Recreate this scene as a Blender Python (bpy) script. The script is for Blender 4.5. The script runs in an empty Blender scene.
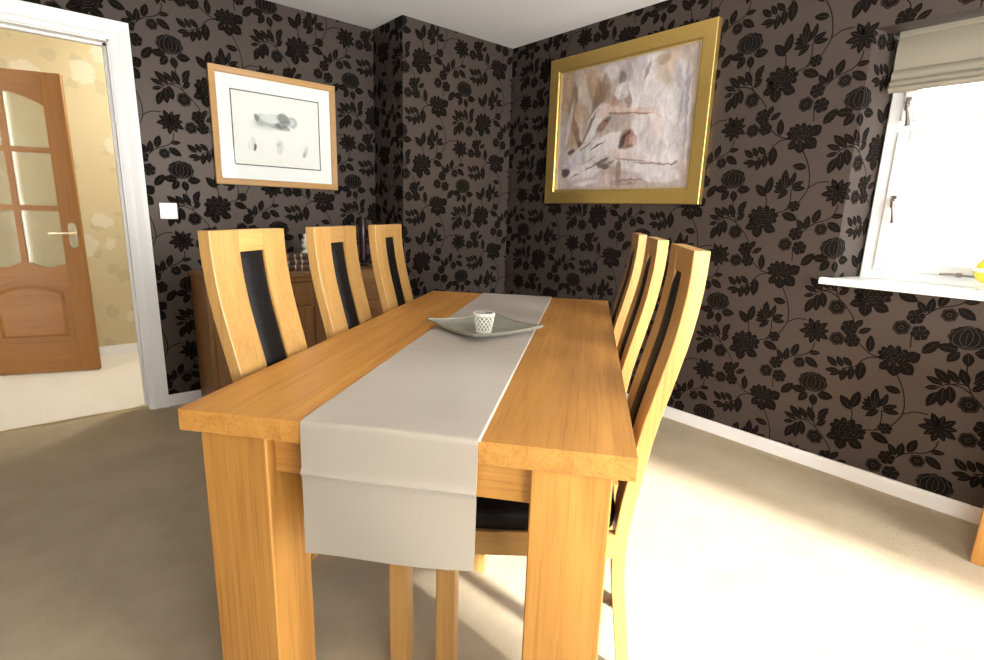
import bpy, bmesh, math, random
import numpy as np
from mathutils import Vector, Matrix
random.seed(7)
PI = math.pi
scene = bpy.context.scene
COL = scene.collection

# ------------------------------------------------------------------ camera
CAM = Vector((-2.819, -3.126, 1.187))
_y, _p, _r = math.radians(49.191), math.radians(-12.467), math.radians(1.789)
_fw = Vector((math.cos(_p)*math.cos(_y), math.cos(_p)*math.sin(_y), math.sin(_p)))
_rt = Vector((math.sin(_y), -math.cos(_y), 0)); _up = _rt.cross(_fw)
_R = math.cos(_r)*_rt + math.sin(_r)*_up; _U = -math.sin(_r)*_rt + math.cos(_r)*_up
cd = bpy.data.cameras.new('camera'); cam = bpy.data.objects.new('camera', cd); COL.objects.link(cam)
cd.sensor_width = 36; cd.lens = 522.82/984*36; cd.clip_start = .02
_m = Matrix((_R, _U, -_fw)).transposed().to_4x4(); _m.translation = CAM
cam.matrix_world = _m
scene.camera = cam

# ------------------------------------------------------------------ world, sun, daylight, exposure
WORLD_STRENGTH = 15.0
SUN_STRENGTH = 11.5
world = bpy.data.worlds.new('overcast_sky'); scene.world = world; world.use_nodes = True
bg = world.node_tree.nodes['Background']
bg.inputs[0].default_value = (1.0, .985, .96, 1); bg.inputs[1].default_value = WORLD_STRENGTH
sd = bpy.data.lights.new('hazy_sun', 'SUN'); sun = bpy.data.objects.new('hazy_sun', sd); COL.objects.link(sun)
sd.energy = SUN_STRENGTH; sd.angle = math.radians(5); sd.color = (1, .97, .92)
SUN_DIR = Vector((-.07, 1, -.62)).normalized()
sun.rotation_euler = SUN_DIR.to_track_quat('-Z', 'Y').to_euler(); sun.location = (-1, -7, 4)
def portal(name, loc, normal, sx, sy):
    l = bpy.data.lights.new(name, 'AREA'); l.shape = 'RECTANGLE'; l.size = sx; l.size_y = sy
    l.cycles.is_portal = True
    o = bpy.data.objects.new(name, l); COL.objects.link(o); o.location = loc
    o.rotation_euler = Vector(normal).to_track_quat('-Z', 'Z').to_euler()
portal('window_portal', (.30, -2.86, 1.47), (-1, 0, 0), 1.0, 1.1)
portal('patio_portal', (-1.15, -4.95, 1.03), (0, 1, 0), 1.6, 2.1)
portal('rear_portal', (-2.76, -4.95, 1.45), (0, 1, 0), 1.4, 1.3)
portal('side_portal', (-3.86, -3.85, 1.5), (1, 0, 0), 1.15, 1.1)
vs = scene.view_settings
scene.display_settings.display_device = 'sRGB'
vs.view_transform = 'Standard'; vs.look = 'None'; vs.gamma = 1.0; vs.use_curve_mapping = False
vs.exposure = 0.80

# ------------------------------------------------------------------ materials
MATS = {}
def newmat(name):
    m = bpy.data.materials.new(name); m.use_nodes = True; MATS[name] = m
    nt = m.node_tree; b = nt.nodes['Principled BSDF']
    return m, nt, b
def plain(name, col, rough=.5, spec=.5, metal=0, bump=0, bscale=200, emis=0, coat=0, var=0):
    m, nt, b = newmat(name)
    b.inputs['Base Color'].default_value = (*col, 1); b.inputs['Roughness'].default_value = rough
    b.inputs['Specular IOR Level'].default_value = spec; b.inputs['Metallic'].default_value = metal
    if coat: b.inputs['Coat Weight'].default_value = coat; b.inputs['Coat Roughness'].default_value = .15
    tc = nt.nodes.new('ShaderNodeTexCoord')
    if bump or var:
        n = nt.nodes.new('ShaderNodeTexNoise'); n.inputs['Scale'].default_value = bscale; n.inputs['Detail'].default_value = 4
        nt.links.new(tc.outputs['Object'], n.inputs['Vector'])
        if bump:
            bp = nt.nodes.new('ShaderNodeBump'); bp.inputs['Strength'].default_value = bump; bp.inputs['Distance'].default_value = .002
            nt.links.new(n.outputs['Fac'], bp.inputs['Height']); nt.links.new(bp.outputs['Normal'], b.inputs['Normal'])
        if var:
            mr = nt.nodes.new('ShaderNodeMix'); mr.data_type = 'RGBA'
            mr.inputs['A'].default_value = (*[c*(1-var) for c in col], 1); mr.inputs['B'].default_value = (*[min(1, c*(1+var)) for c in col], 1)
            nt.links.new(n.outputs['Fac'], mr.inputs['Factor']); nt.links.new(mr.outputs['Result'], b.inputs['Base Color'])
    if emis:
        b.inputs['Emission Color'].default_value = (*col, 1); b.inputs['Emission Strength'].default_value = emis
    return m
def wood(name, light, dark, axis=0, rough=.38, freq=1.0, rnd=.28, fig=.5):
    m, nt, b = newmat(name); N = nt.nodes.new; L = nt.links.new
    tc = N('ShaderNodeTexCoord'); oi = N('ShaderNodeObjectInfo')
    cmb = N('ShaderNodeMath'); cmb.operation = 'MULTIPLY'; cmb.inputs[1].default_value = 17.3; L(oi.outputs['Random'], cmb.inputs[0])
    add = N('ShaderNodeVectorMath'); add.operation = 'ADD'; L(tc.outputs['Object'], add.inputs[0]); L(cmb.outputs[0], add.inputs[1])
    mp = N('ShaderNodeMapping'); s = [22*freq]*3; s[axis] = 1.1*freq; mp.inputs['Scale'].default_value = s
    L(add.outputs[0], mp.inputs['Vector'])
    n1 = N('ShaderNodeTexNoise'); n1.inputs['Scale'].default_value = 1.0; n1.inputs['Detail'].default_value = 3; n1.inputs['Distortion'].default_value = .8
    L(mp.outputs[0], n1.inputs['Vector'])
    mp2 = N('ShaderNodeMapping'); s2 = [170*freq]*3; s2[axis] = 5*freq; mp2.inputs['Scale'].default_value = s2
    L(add.outputs[0], mp2.inputs['Vector'])
    n2 = N('ShaderNodeTexNoise'); n2.inputs['Scale'].default_value = 1.0; n2.inputs['Detail'].default_value = 2
    L(mp2.outputs[0], n2.inputs['Vector'])
    r1 = N('ShaderNodeMapRange'); r1.inputs[1].default_value = .3; r1.inputs[2].default_value = .72; L(n1.outputs['Fac'], r1.inputs[0])
    r2 = N('ShaderNodeMapRange'); r2.inputs[1].default_value = .5; r2.inputs[2].default_value = .75; r2.inputs[4].default_value = .5; L(n2.outputs['Fac'], r2.inputs[0])
    mul = N('ShaderNodeMath'); mul.operation = 'MULTIPLY_ADD'; mul.inputs[1].default_value = fig; L(r1.outputs[0], mul.inputs[0]); L(r2.outputs[0], mul.inputs[2])
    mul.use_clamp = True
    mx = N('ShaderNodeMix'); mx.data_type = 'RGBA'; mx.inputs['A'].default_value = (*light, 1); mx.inputs['B'].default_value = (*dark, 1)
    L(mul.outputs[0], mx.inputs['Factor'])
    hv = N('ShaderNodeHueSaturation'); L(mx.outputs['Result'], hv.inputs['Color'])
    rv = N('ShaderNodeMapRange'); rv.inputs[3].default_value = 1-rnd/2; rv.inputs[4].default_value = 1+rnd/2; L(oi.outputs['Random'], rv.inputs[0])
    L(rv.outputs[0], hv.inputs['Value']); L(hv.outputs[0], b.inputs['Base Color'])
    b.inputs['Roughness'].default_value = rough
    bp = N('ShaderNodeBump'); bp.inputs['Strength'].default_value = .08; bp.inputs['Distance'].default_value = .001
    L(n2.outputs['Fac'], bp.inputs['Height']); L(bp.outputs['Normal'], b.inputs['Normal'])
    return m
OAK_L, OAK_D = (.54, .26, .058), (.31, .125, .024)
CH_L, CH_D = (.55, .32, .105), (.37, .18, .045)
for ax, k in enumerate('xyz'):
    wood('oak_'+k, OAK_L, OAK_D, ax, rnd=.36, fig=.62)
    wood('chair_oak_'+k, CH_L, CH_D, ax)
    wood('sideboard_oak_'+k, (.32, .16, .06), (.22, .10, .035), ax)
    wood('door_pine_'+k, (.31, .13, .022), (.22, .08, .012), ax, rnd=.1)
wood('frame_oak', (.56, .31, .10), (.42, .21, .06), 0)
plain('leather', (.008, .007, .007), .38, .2, bump=.5, bscale=260)
plain('white_paint', (.86, .85, .83), .4)
plain('upvc', (.72, .725, .72), .28)
plain('ceiling_paint', (.82, .815, .81), .9, .2)
plain('plain_wall', (.16, .13, .115), .7, .3)
plain('hall_ceiling', (.8, .79, .76), .9)
plain('chrome', (.30, .265, .235), .36, metal=1)
plain('brass', (.78, .68, .46), .25, metal=1)
plain('gold_leaf', (.62, .43, .13), .34, metal=.85, bump=.25, bscale=60, var=.12)
plain('gold_fillet', (.75, .62, .35), .3, metal=.8)
plain('mat_board', (.88, .88, .86), .7)
plain('ink_line', (.06, .055, .05), .7)
plain('flock', (.008, .0052, .004), .95, .1)
plain('flock_line', (.022, .016, .013), .6, .4)
plain('silver_tray', (.31, .305, .245), .35, metal=.25, bump=.5, bscale=45, var=.25)
plain('ceramic', (.80, .78, .68), .4)
plain('ceramic_dark', (.25, .25, .20), .5)
plain('book_leather', (.11, .05, .035), .5, var=.3, bscale=30)
plain('gilt', (.62, .56, .47), .35, metal=.4)
plain('paper', (.72, .66, .54), .8)
plain('wine_wax', (.030, .010, .014), .25)
plain('ivory', (.72, .68, .56), .5)
plain('yellow_glaze', (.80, .74, .05), .3)
plain('threshold_metal', (.50, .42, .25), .35, metal=.8)
plain('blind_fabric', (.24, .215, .165), .85, .2, bump=.3, bscale=500)
plain('added_lamp_glass', (1, .95, .86), .5, emis=6)
plain('socket_dark', (.08, .08, .08), .5)
# satin wallpaper ground
m, nt, b = newmat('wallpaper')
b.inputs['Roughness'].default_value = .42; b.inputs['Specular IOR Level'].default_value = .34; b.inputs['Specular Tint'].default_value = (1, .84, .74, 1)
tc = nt.nodes.new('ShaderNodeTexCoord'); n = nt.nodes.new('ShaderNodeTexNoise'); n.inputs['Scale'].default_value = 3
mx = nt.nodes.new('ShaderNodeMix'); mx.data_type = 'RGBA'
mx.inputs['A'].default_value = (.051, .039, .034, 1); mx.inputs['B'].default_value = (.058, .045, .0395, 1)
nt.links.new(tc.outputs['Object'], n.inputs['Vector']); nt.links.new(n.outputs['Fac'], mx.inputs['Factor']); nt.links.new(mx.outputs['Result'], b.inputs['Base Color'])
# carpet
def carpet(name, c1, c2):
    m, nt, b = newmat(name); N = nt.nodes.new; L = nt.links.new
    tc = N('ShaderNodeTexCoord')
    n1 = N('ShaderNodeTexNoise'); n1.inputs['Scale'].default_value = 260; n1.inputs['Detail'].default_value = 4
    n2 = N('ShaderNodeTexNoise'); n2.inputs['Scale'].default_value = 4.5; n2.inputs['Detail'].default_value = 5; n2.inputs['Roughness'].default_value = .65
    L(tc.outputs['Object'], n1.inputs['Vector']); L(tc.outputs['Object'], n2.inputs['Vector'])
    a = N('ShaderNodeMath'); a.operation = 'MULTIPLY_ADD'; a.inputs[1].default_value = .55; L(n2.outputs['Fac'], a.inputs[0])
    c = N('ShaderNodeMath'); c.operation = 'MULTIPLY'; c.inputs[1].default_value = .45; L(n1.outputs['Fac'], c.inputs[0]); L(c.outputs[0], a.inputs[2])
    r = N('ShaderNodeMapRange'); r.inputs[1].default_value = .3; r.inputs[2].default_value = .7; L(a.outputs[0], r.inputs[0])
    mx = N('ShaderNodeMix'); mx.data_type = 'RGBA'; mx.inputs['A'].default_value = (*c1, 1); mx.inputs['B'].default_value = (*c2, 1)
    L(r.outputs[0], mx.inputs['Factor']); L(mx.outputs['Result'], b.inputs['Base Color'])
    b.inputs['Roughness'].default_value = 1; b.inputs['Specular IOR Level'].default_value = .1
    bp = N('ShaderNodeBump'); bp.inputs['Strength'].default_value = .6; bp.inputs['Distance'].default_value = .004
    L(n1.outputs['Fac'], bp.inputs['Height']); L(bp.outputs['Normal'], b.inputs['Normal'])
carpet('carpet', (.36, .29, .20), (.48, .395, .285))
carpet('hall_carpet', (.74, .70, .62), (.82, .78, .71))
# runner cloth: satin
m, nt, b = newmat('runner_satin')
b.inputs['Base Color'].default_value = (.345, .295, .235, 1); b.inputs['Roughness'].default_value = .42; b.inputs['Specular IOR Level'].default_value = .45
b.inputs['Sheen Weight'].default_value = .2
tc = nt.nodes.new('ShaderNodeTexCoord'); n = nt.nodes.new('ShaderNodeTexNoise'); n.inputs['Scale'].default_value = 5; n.inputs['Detail'].default_value = 3
mp = nt.nodes.new('ShaderNodeMapping'); mp.inputs['Scale'].default_value = (1.5, .6, 1.5)
bp = nt.nodes.new('ShaderNodeBump'); bp.inputs['Strength'].default_value = .35; bp.inputs['Distance'].default_value = .012
nt.links.new(tc.outputs['Object'], mp.inputs[0]); nt.links.new(mp.outputs[0], n.inputs['Vector']); nt.links.new(n.outputs['Fac'], bp.inputs['Height']); nt.links.new(bp.outputs['Normal'], b.inputs['Normal'])
plain('runner_lining', (.78, .72, .62), .7)
# hall wallpaper: cream ground with pale and olive blooms
m, nt, b = newmat('hall_wallpaper'); N = nt.nodes.new; L = nt.links.new
tc = N('ShaderNodeTexCoord'); wn = N('ShaderNodeTexNoise'); wn.inputs['Scale'].default_value = 14
L(tc.outputs['Object'], wn.inputs['Vector'])
wa = N('ShaderNodeMix'); wa.data_type = 'VECTOR'; wa.inputs['Factor'].default_value = .09
L(tc.outputs['Object'], wa.inputs['A']); L(wn.outputs['Color'], wa.inputs['B'])
v1 = N('ShaderNodeTexVoronoi'); v1.inputs['Scale'].default_value = 4.2; L(wa.outputs['Result'], v1.inputs['Vector'])
v2 = N('ShaderNodeTexVoronoi'); v2.inputs['Scale'].default_value = 6.5; L(wa.outputs['Result'], v2.inputs['Vector'])
f1 = N('ShaderNodeMapRange'); f1.inputs[1].default_value = .34; f1.inputs[2].default_value = .28; L(v1.outputs['Distance'], f1.inputs[0])
f2 = N('ShaderNodeMapRange'); f2.inputs[1].default_value = .30; f2.inputs[2].default_value = .25; L(v2.outputs['Distance'], f2.inputs[0])
m1 = N('ShaderNodeMix'); m1.data_type = 'RGBA'; m1.inputs['A'].default_value = (.58, .48, .28, 1); m1.inputs['B'].default_value = (.50, .42, .25, 1); L(f2.outputs[0], m1.inputs['Factor'])
m2 = N('ShaderNodeMix'); m2.data_type = 'RGBA'; m2.inputs['B'].default_value = (.66, .58, .42, 1); L(m1.outputs['Result'], m2.inputs['A']); L(f1.outputs[0], m2.inputs['Factor'])
L(m2.outputs['Result'], b.inputs['Base Color']); b.inputs['Roughness'].default_value = .7
# architectural glass (thin pane)
def glass(name, tint, frost=0, ior=1.45):
    m, nt, b = newmat(name); nt.nodes.remove(b)
    out = nt.nodes['Material Output']; t = nt.nodes.new('ShaderNodeBsdfTransparent'); t.inputs[0].default_value = (*tint, 1)
    g = nt.nodes.new('ShaderNodeBsdfGlossy'); g.inputs['Roughness'].default_value = .02 + frost*.2
    fr = nt.nodes.new('ShaderNodeFresnel'); fr.inputs[0].default_value = ior
    mx = nt.nodes.new('ShaderNodeMixShader'); nt.links.new(fr.outputs[0], mx.inputs[0]); nt.links.new(t.outputs[0], mx.inputs[1]); nt.links.new(g.outputs[0], mx.inputs[2])
    last = mx
    if frost:
        d = nt.nodes.new('ShaderNodeBsdfDiffuse'); d.inputs[0].default_value = (.75, .68, .5, 1)
        m2 = nt.nodes.new('ShaderNodeMixShader'); m2.inputs[0].default_value = frost; nt.links.new(mx.outputs[0], m2.inputs[1]); nt.links.new(d.outputs[0], m2.inputs[2]); last = m2
    nt.links.new(last.outputs[0], out.inputs[0])
glass('glass', (.97, .98, .98)); glass('picture_glass', (.98, .985, .98), 0, 1.22); glass('door_glass', (.88, .88, .82), .22); glass('holder_glass', (.8, .8, .8))
# flat prints: soft warped blobs in the picture's own plane (metres)
def art(name, base, blobs, warp=.02, wscale=9, grain=.12, rough=.6, k=1):
    base = [c*k for c in base]; blobs = [(*q[:5], [c*k for c in q[5]], *q[6:]) for q in blobs]
    m, nt, b = newmat(name); N = nt.nodes.new; L = nt.links.new
    tc = N('ShaderNodeTexCoord'); wn = N('ShaderNodeTexNoise'); wn.inputs['Scale'].default_value = wscale; wn.inputs['Detail'].default_value = 4
    L(tc.outputs['Object'], wn.inputs['Vector'])
    sb = N('ShaderNodeVectorMath'); sb.operation = 'SUBTRACT'; sb.inputs[1].default_value = (.5, .5, .5); L(wn.outputs['Color'], sb.inputs[0])
    sc = N('ShaderNodeVectorMath'); sc.operation = 'SCALE'; sc.inputs['Scale'].default_value = warp*2; L(sb.outputs[0], sc.inputs[0])
    ad = N('ShaderNodeVectorMath'); ad.operation = 'ADD'; L(tc.outputs['Object'], ad.inputs[0]); L(sc.outputs[0], ad.inputs[1])
    fl = N('ShaderNodeVectorMath'); fl.operation = 'MULTIPLY'; fl.inputs[1].default_value = (1, 0, 1); L(ad.outputs[0], fl.inputs[0])
    gm = N('ShaderNodeMapping'); gm.inputs['Scale'].default_value = (9, 1, 5); gm.inputs['Rotation'].default_value = (0, .5, 0); L(ad.outputs[0], gm.inputs['Vector'])
    g = N('ShaderNodeTexNoise'); g.inputs['Scale'].default_value = 1.6; g.inputs['Detail'].default_value = 8; g.inputs['Roughness'].default_value = .68; g.inputs['Distortion'].default_value = 1.2; L(gm.outputs[0], g.inputs['Vector'])
    gr = N('ShaderNodeMapRange'); gr.inputs[1].default_value = .35; gr.inputs[2].default_value = .65; L(g.outputs['Fac'], gr.inputs[0])
    cur = N('ShaderNodeMix'); cur.data_type = 'RGBA'; cur.inputs['A'].default_value = (*base, 1); cur.inputs['B'].default_value = (*base, 1)
    for (x, z, rx, rz, ang, col, al, soft) in blobs:
        mp = N('ShaderNodeMapping'); mp.vector_type = 'TEXTURE'; mp.inputs['Location'].default_value = (x, 0, z)
        mp.inputs['Rotation'].default_value = (0, -math.radians(ang), 0); mp.inputs['Scale'].default_value = (rx, 1, rz)
        L(fl.outputs[0], mp.inputs['Vector'])
        ln = N('ShaderNodeVectorMath'); ln.operation = 'LENGTH'; L(mp.outputs[0], ln.inputs[0])
        r = N('ShaderNodeMapRange'); r.interpolation_type = 'SMOOTHSTEP'; r.inputs[1].default_value = 1+soft*.5; r.inputs[2].default_value = 1-soft*.5; r.inputs[3].default_value = 0; r.inputs[4].default_value = al
        L(ln.outputs['Value'], r.inputs[0])
        k = N('ShaderNodeMix'); k.data_type = 'RGBA'; k.inputs['B'].default_value = (*col, 1)
        L(cur.outputs['Result'], k.inputs['A']); L(r.outputs[0], k.inputs['Factor']); cur = k
    fin = N('ShaderNodeHueSaturation'); vr = N('ShaderNodeMapRange'); vr.inputs[3].default_value = 1-grain; vr.inputs[4].default_value = 1+grain*.5
    L(gr.outputs[0], vr.inputs[0]); L(vr.outputs[0], fin.inputs['Value']); L(cur.outputs['Result'], fin.inputs['Color'])
    L(fin.outputs[0], b.inputs['Base Color']); b.inputs['Roughness'].default_value = rough
    return m

# ------------------------------------------------------------------ helpers
def M(n): return MATS[n]
def tag(o, label=None, cat=None, group=None, kind=None):
    if label: o['label'] = label
    if cat: o['category'] = cat
    if group: o['group'] = group
    if kind: o['kind'] = kind
    return o
def empty(name, loc=(0, 0, 0), rz=0, parent=None):
    o = bpy.data.objects.new(name, None); COL.objects.link(o); o.location = loc; o.rotation_euler = (0, 0, rz); o.empty_display_size = .1
    if parent: o.parent = parent
    return o
def link(name, me, mats, parent=None, smooth=False, auto=None):
    if not isinstance(mats, (list, tuple)): mats = [mats]
    for k in mats: me.materials.append(M(k))
    o = bpy.data.objects.new(name, me); COL.objects.link(o)
    if parent: o.parent = parent
    if smooth:
        for p in me.polygons: p.use_smooth = True
        if auto: me.set_sharp_from_angle(angle=math.radians(auto))
    return o
class B:
    """collects shapes into one bmesh"""
    def __init__(s): s.bm = bmesh.new()
    def box(s, x0, x1, y0, y1, z0, z1, bev=0, mi=0):
        x0, x1 = sorted((x0, x1)); y0, y1 = sorted((y0, y1)); z0, z1 = sorted((z0, z1))
        r = bmesh.ops.create_cube(s.bm, size=1); v = r['verts']
        for q in v: q.co = Vector(((x0+x1)/2+q.co.x*(x1-x0), (y0+y1)/2+q.co.y*(y1-y0), (z0+z1)/2+q.co.z*(z1-z0)))
        fs = set(f for q in v for f in q.link_faces)
        for f in fs: f.material_index = mi
        if bev:
            es = list({e for q in v for e in q.link_edges})
            bmesh.ops.bevel(s.bm, geom=es, offset=bev, segments=1, affect='EDGES', profile=.5)
        return s
    def prism(s, pts, z0, z1, axis='z', mi=0):
        """polygon pts (a,b) extruded along axis"""
        f = {'z': lambda a, b, c: (a, b, c), 'y': lambda a, b, c: (a, c, b), 'x': lambda a, b, c: (c, a, b)}[axis]
        lo = [s.bm.verts.new(f(a, b, z0)) for a, b in pts]; hi = [s.bm.verts.new(f(a, b, z1)) for a, b in pts]
        n = len(pts); fs = [s.bm.faces.new(lo[::-1]), s.bm.faces.new(hi)]
        for i in range(n): fs.append(s.bm.faces.new((lo[i], lo[(i+1) % n], hi[(i+1) % n], hi[i])))
        for q in fs: q.material_index = mi
        return s
    def lathe(s, prof, n=32, cx=0, cy=0, mi=0, axis='z'):
        rings = []
        for r, z in prof:
            if r < 1e-6: rings.append([s.bm.verts.new((cx, cy, z))]); continue
            rings.append([s.bm.verts.new((cx+r*math.cos(2*PI*i/n), cy+r*math.sin(2*PI*i/n), z)) for i in range(n)])
        for a, b in zip(rings, rings[1:]):
            for i in range(n):
                j = (i+1) % n
                if len(a) == 1 and len(b) == 1: continue
                if len(a) == 1: f = s.bm.faces.new((a[0], b[j], b[i]))
                elif len(b) == 1: f = s.bm.faces.new((a[i], a[j], b[0]))
                else: f = s.bm.faces.new((a[i], a[j], b[j], b[i]))
                f.material_index = mi
        return s
    def tube(s, pts, r, n=8, mi=0):
        pts = [Vector(p) for p in pts]; rings = []
        for i, p in enumerate(pts):
            t = (pts[min(i+1, len(pts)-1)]-pts[max(i-1, 0)]).normalized()
            a = t.orthogonal().normalized() if not rings else (ref - ref.dot(t)*t).normalized()
            ref = a; b = t.cross(a); rr = r[i] if isinstance(r, (list, tuple)) else r
            rings.append([s.bm.verts.new(p+a*rr*math.cos(2*PI*k/n)+b*rr*math.sin(2*PI*k/n)) for k in range(n)])
        for a, b in zip(rings, rings[1:]):
            for k in range(n): s.bm.faces.new((a[k], a[(k+1) % n], b[(k+1) % n], b[k])).material_index = mi
        s.bm.faces.new(rings[0][::-1]).material_index = mi; s.bm.faces.new(rings[-1]).material_index = mi
        return s
    def loft(s, rings, closed_ring=True, caps=True, mi=0):
        R = [[s.bm.verts.new(p) for p in r] for r in rings]; n = len(R[0])
        for a, b in zip(R, R[1:]):
            for i in range(n if closed_ring else n-1): s.bm.faces.new((a[i], a[(i+1) % n], b[(i+1) % n], b[i])).material_index = mi
        if caps and closed_ring: s.bm.faces.new(R[0][::-1]).material_index = mi; s.bm.faces.new(R[-1]).material_index = mi
        return s
    def done(s, name, mats, parent=None, smooth=False, auto=None, norm=True):
        if norm: bmesh.ops.recalc_face_normals(s.bm, faces=s.bm.faces[:])
        me = bpy.data.meshes.new(name); s.bm.to_mesh(me); s.bm.free()
        return link(name, me, mats, parent, smooth, auto)
def copy_tree(o, parent=None):
    c = o.copy(); COL.objects.link(c); c.parent = parent
    for ch in list(o.children): copy_tree(ch, c)
    return c
def catmull(xs, ys, x):
    if x <= xs[0]: return ys[0]
    if x >= xs[-1]: return ys[-1]
    i = max(j for j in range(len(xs)-1) if xs[j] <= x)
    def sl(j):
        a, b = max(j-1, 0), min(j+1, len(xs)-1); return (ys[b]-ys[a])/(xs[b]-xs[a])
    h = xs[i+1]-xs[i]; t = (x-xs[i])/h; m0, m1 = sl(i)*h, sl(i+1)*h
    return (2*t**3-3*t**2+1)*ys[i]+(t**3-2*t**2+t)*m0+(-2*t**3+3*t**2)*ys[i+1]+(t**3-t**2)*m1

# ------------------------------------------------------------------ room shell
HC = 2.382; YL = .386; XC = -.937; XW = -3.7; YB = -4.75
WY0, WY1, WZ0, WZ1 = -2.30, -3.42, .93, 2.01      # window reveal in the right wall (at the room face)
DX0, DX1, DZ = -3.19, -2.422, 2.008                # doorway in the left wall
B().box(XW-.2, .25, YB-.2, YL+.05, -.1, 0).done('floor', 'carpet')['kind'] = 'structure'
B().box(XW-.2, .25, YB-.2, YL+.12, HC, HC+.1).done('ceiling', 'ceiling_paint')['kind'] = 'structure'
wl = B().box(DX1, XC+.05, YL, YL+.12, 0, HC).box(XW, DX0, YL, YL+.12, 0, HC).box(DX0, DX1, YL, YL+.12, DZ, HC).done('wall_left', 'wallpaper'); wl['kind'] = 'structure'
wc = B().box(XC, 0, 0, YL+.12, 0, HC).done('wall_corner', 'wallpaper'); wc['kind'] = 'structure'
wr = B()
wr.prism([(0, .5), (0, WY0), (.24, WY0-.07), (.24, .5)], 0, HC)
wr.prism([(0, WY1), (0, YB), (.24, YB), (.24, WY1+.07)], 0, HC)
wr.box(0, .24, WY1, WY0, 0, WZ0-.02); wr.box(0, .24, WY1, WY0, WZ1, HC)
wr = wr.done('wall_right', 'wallpaper'); wr['kind'] = 'structure'
PX0, PX1, PZ = -1.78, -.40, 2.08
SY_0, SY_1, SZ_0, SZ_1 = -3.3, -4.4, 1.0, 2.05        # window added in the side wall behind the camera, for extra daylight
VX0, VX1, VZ0, VZ1 = -3.42, -2.10, .85, 2.05        # window added in the wall behind the camera, for frontal daylight
B().box(XW, VX0, YB-.15, YB, 0, HC).box(VX1, PX0, YB-.15, YB, 0, HC).box(VX0, VX1, YB-.15, YB, 0, VZ0).box(VX0, VX1, YB-.15, YB, VZ1, HC).box(PX1, .24, YB-.15, YB, 0, HC).box(PX0, PX1, YB-.15, YB, PZ, HC).done('wall_back', 'plain_wall')['kind'] = 'structure'
B().box(XW-.12, XW, SY_0, YL+.12, 0, HC).box(XW-.12, XW, YB, SY_1, 0, HC).box(XW-.12, XW, SY_1, SY_0, 0, SZ_0).box(XW-.12, XW, SY_1, SY_0, SZ_1, HC).done('wall_side', 'plain_wall')['kind'] = 'structure'
# baseboards
def baseboard(name, pts):
    b = B()
    b.prism(pts, 0, .066); o = b.done(name, 'white_paint'); o['kind'] = 'structure'; return o
b = B(); b.box(-.016, 0, -.0, YB, 0, .058).box(-.011, 0, 0, YB, .058, .068, mi=0); b.done('baseboard_right', 'white_paint')['kind'] = 'structure'
b = B(); b.box(-2.345, XC, YL-.016, YL, 0, .058).box(-2.345, XC, YL-.011, YL, .058, .069); b.done('baseboard_left', 'white_paint')['kind'] = 'structure'
b = B(); b.box(XC-.016, 0, -.016, 0, 0, .058).box(XC-.011, 0, -.011, 0, .058, .069).box(XC-.016, XC, 0, YL-.016, 0, .058).box(XC-.011, XC, 0, YL-.011, .058, .069)
b.done('baseboard_corner', 'white_paint')['kind'] = 'structure'
# door lining, stop bead and moulded architrave
b = B()
b.box(DX1-.02, DX1, YL-.004, YL+.124, 0, DZ).box(DX0, DX0+.02, YL-.004, YL+.124, 0, DZ).box(DX0, DX1, YL-.004, YL+.124, DZ-.02, DZ)
b.box(DX1-.033, DX1-.02, YL+.05, YL+.085, 0, DZ-.02).box(DX0+.02, DX0+.033, YL+.05, YL+.085, 0, DZ-.02).box(DX0+.02, DX1-.02, YL+.05, YL+.085, DZ-.033, DZ-.02)
dl = b.done('trim_1', 'white_paint'); dl['kind'] = 'structure'
AW = .092; xi = DX1-.012; zi = DZ-.012
def arch_side(xa, sgn):
    prof = [(0, 0), (0, .014), (.02, .018), (.035, .014), (.07, .022), (AW, .024), (AW, 0)]
    return [(xa+sgn*p, YL-q) for p, q in prof]
b = B(); b.prism(arch_side(xi, 1), 0, zi+AW); tr = b.done('architrave', 'white_paint', dl)
b = B(); b.prism(arch_side(DX0+.012, -1), 0, zi+AW); b.done('architrave', 'white_paint', dl)
b = B(); b.prism([(YL-q, zi+p) for p, q in [(0, 0), (0, .014), (.02, .018), (.035, .014), (.07, .022), (AW, .0245), (AW, 0)]], DX0+.012-AW, xi+AW, 'x'); b.done('architrave', 'white_paint', dl)
b = B(); b.prism([(YL+.03, 0), (YL+.035, .006), (YL+.05, .008), (YL+.065, .006), (YL+.07, 0)], DX0+.02, DX1-.02, 'x'); b.done('threshold_bar', 'threshold_metal', dl)

# hall beyond the doorway
HX0, HX1, HY = -3.9, -.95, 1.92
B().box(HX0-.1, HX1+.1, YL+.05, HY+.1, -.1, 0).done('floor_hall', 'hall_carpet')['kind'] = 'structure'
B().box(HX0-.1, HX1+.1, YL+.12, HY+.1, HC, HC+.1).done('ceiling_hall', 'hall_ceiling')['kind'] = 'structure'
B().box(HX0-.1, HX1+.1, HY, HY+.1, 0, HC).done('wall_hall_back', 'hall_wallpaper')['kind'] = 'structure'
B().box(HX0-.1, HX0, YL+.12, HY, 0, HC).done('wall_hall_left', 'hall_wallpaper')['kind'] = 'structure'
B().box(HX1, HX1+.1, YL+.5, HY, 0, HC).box(HX1, HX1+.1, YL+.12, YL+.5, 0, HC).done('wall_hall_right', 'hall_wallpaper')['kind'] = 'structure'
b = B(); b.box(HX0, HX1, HY-.016, HY, 0, .058).box(HX0, HX1, HY-.01, HY, .058, .07); b.done('baseboard_hall', 'white_paint')['kind'] = 'structure'

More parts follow.
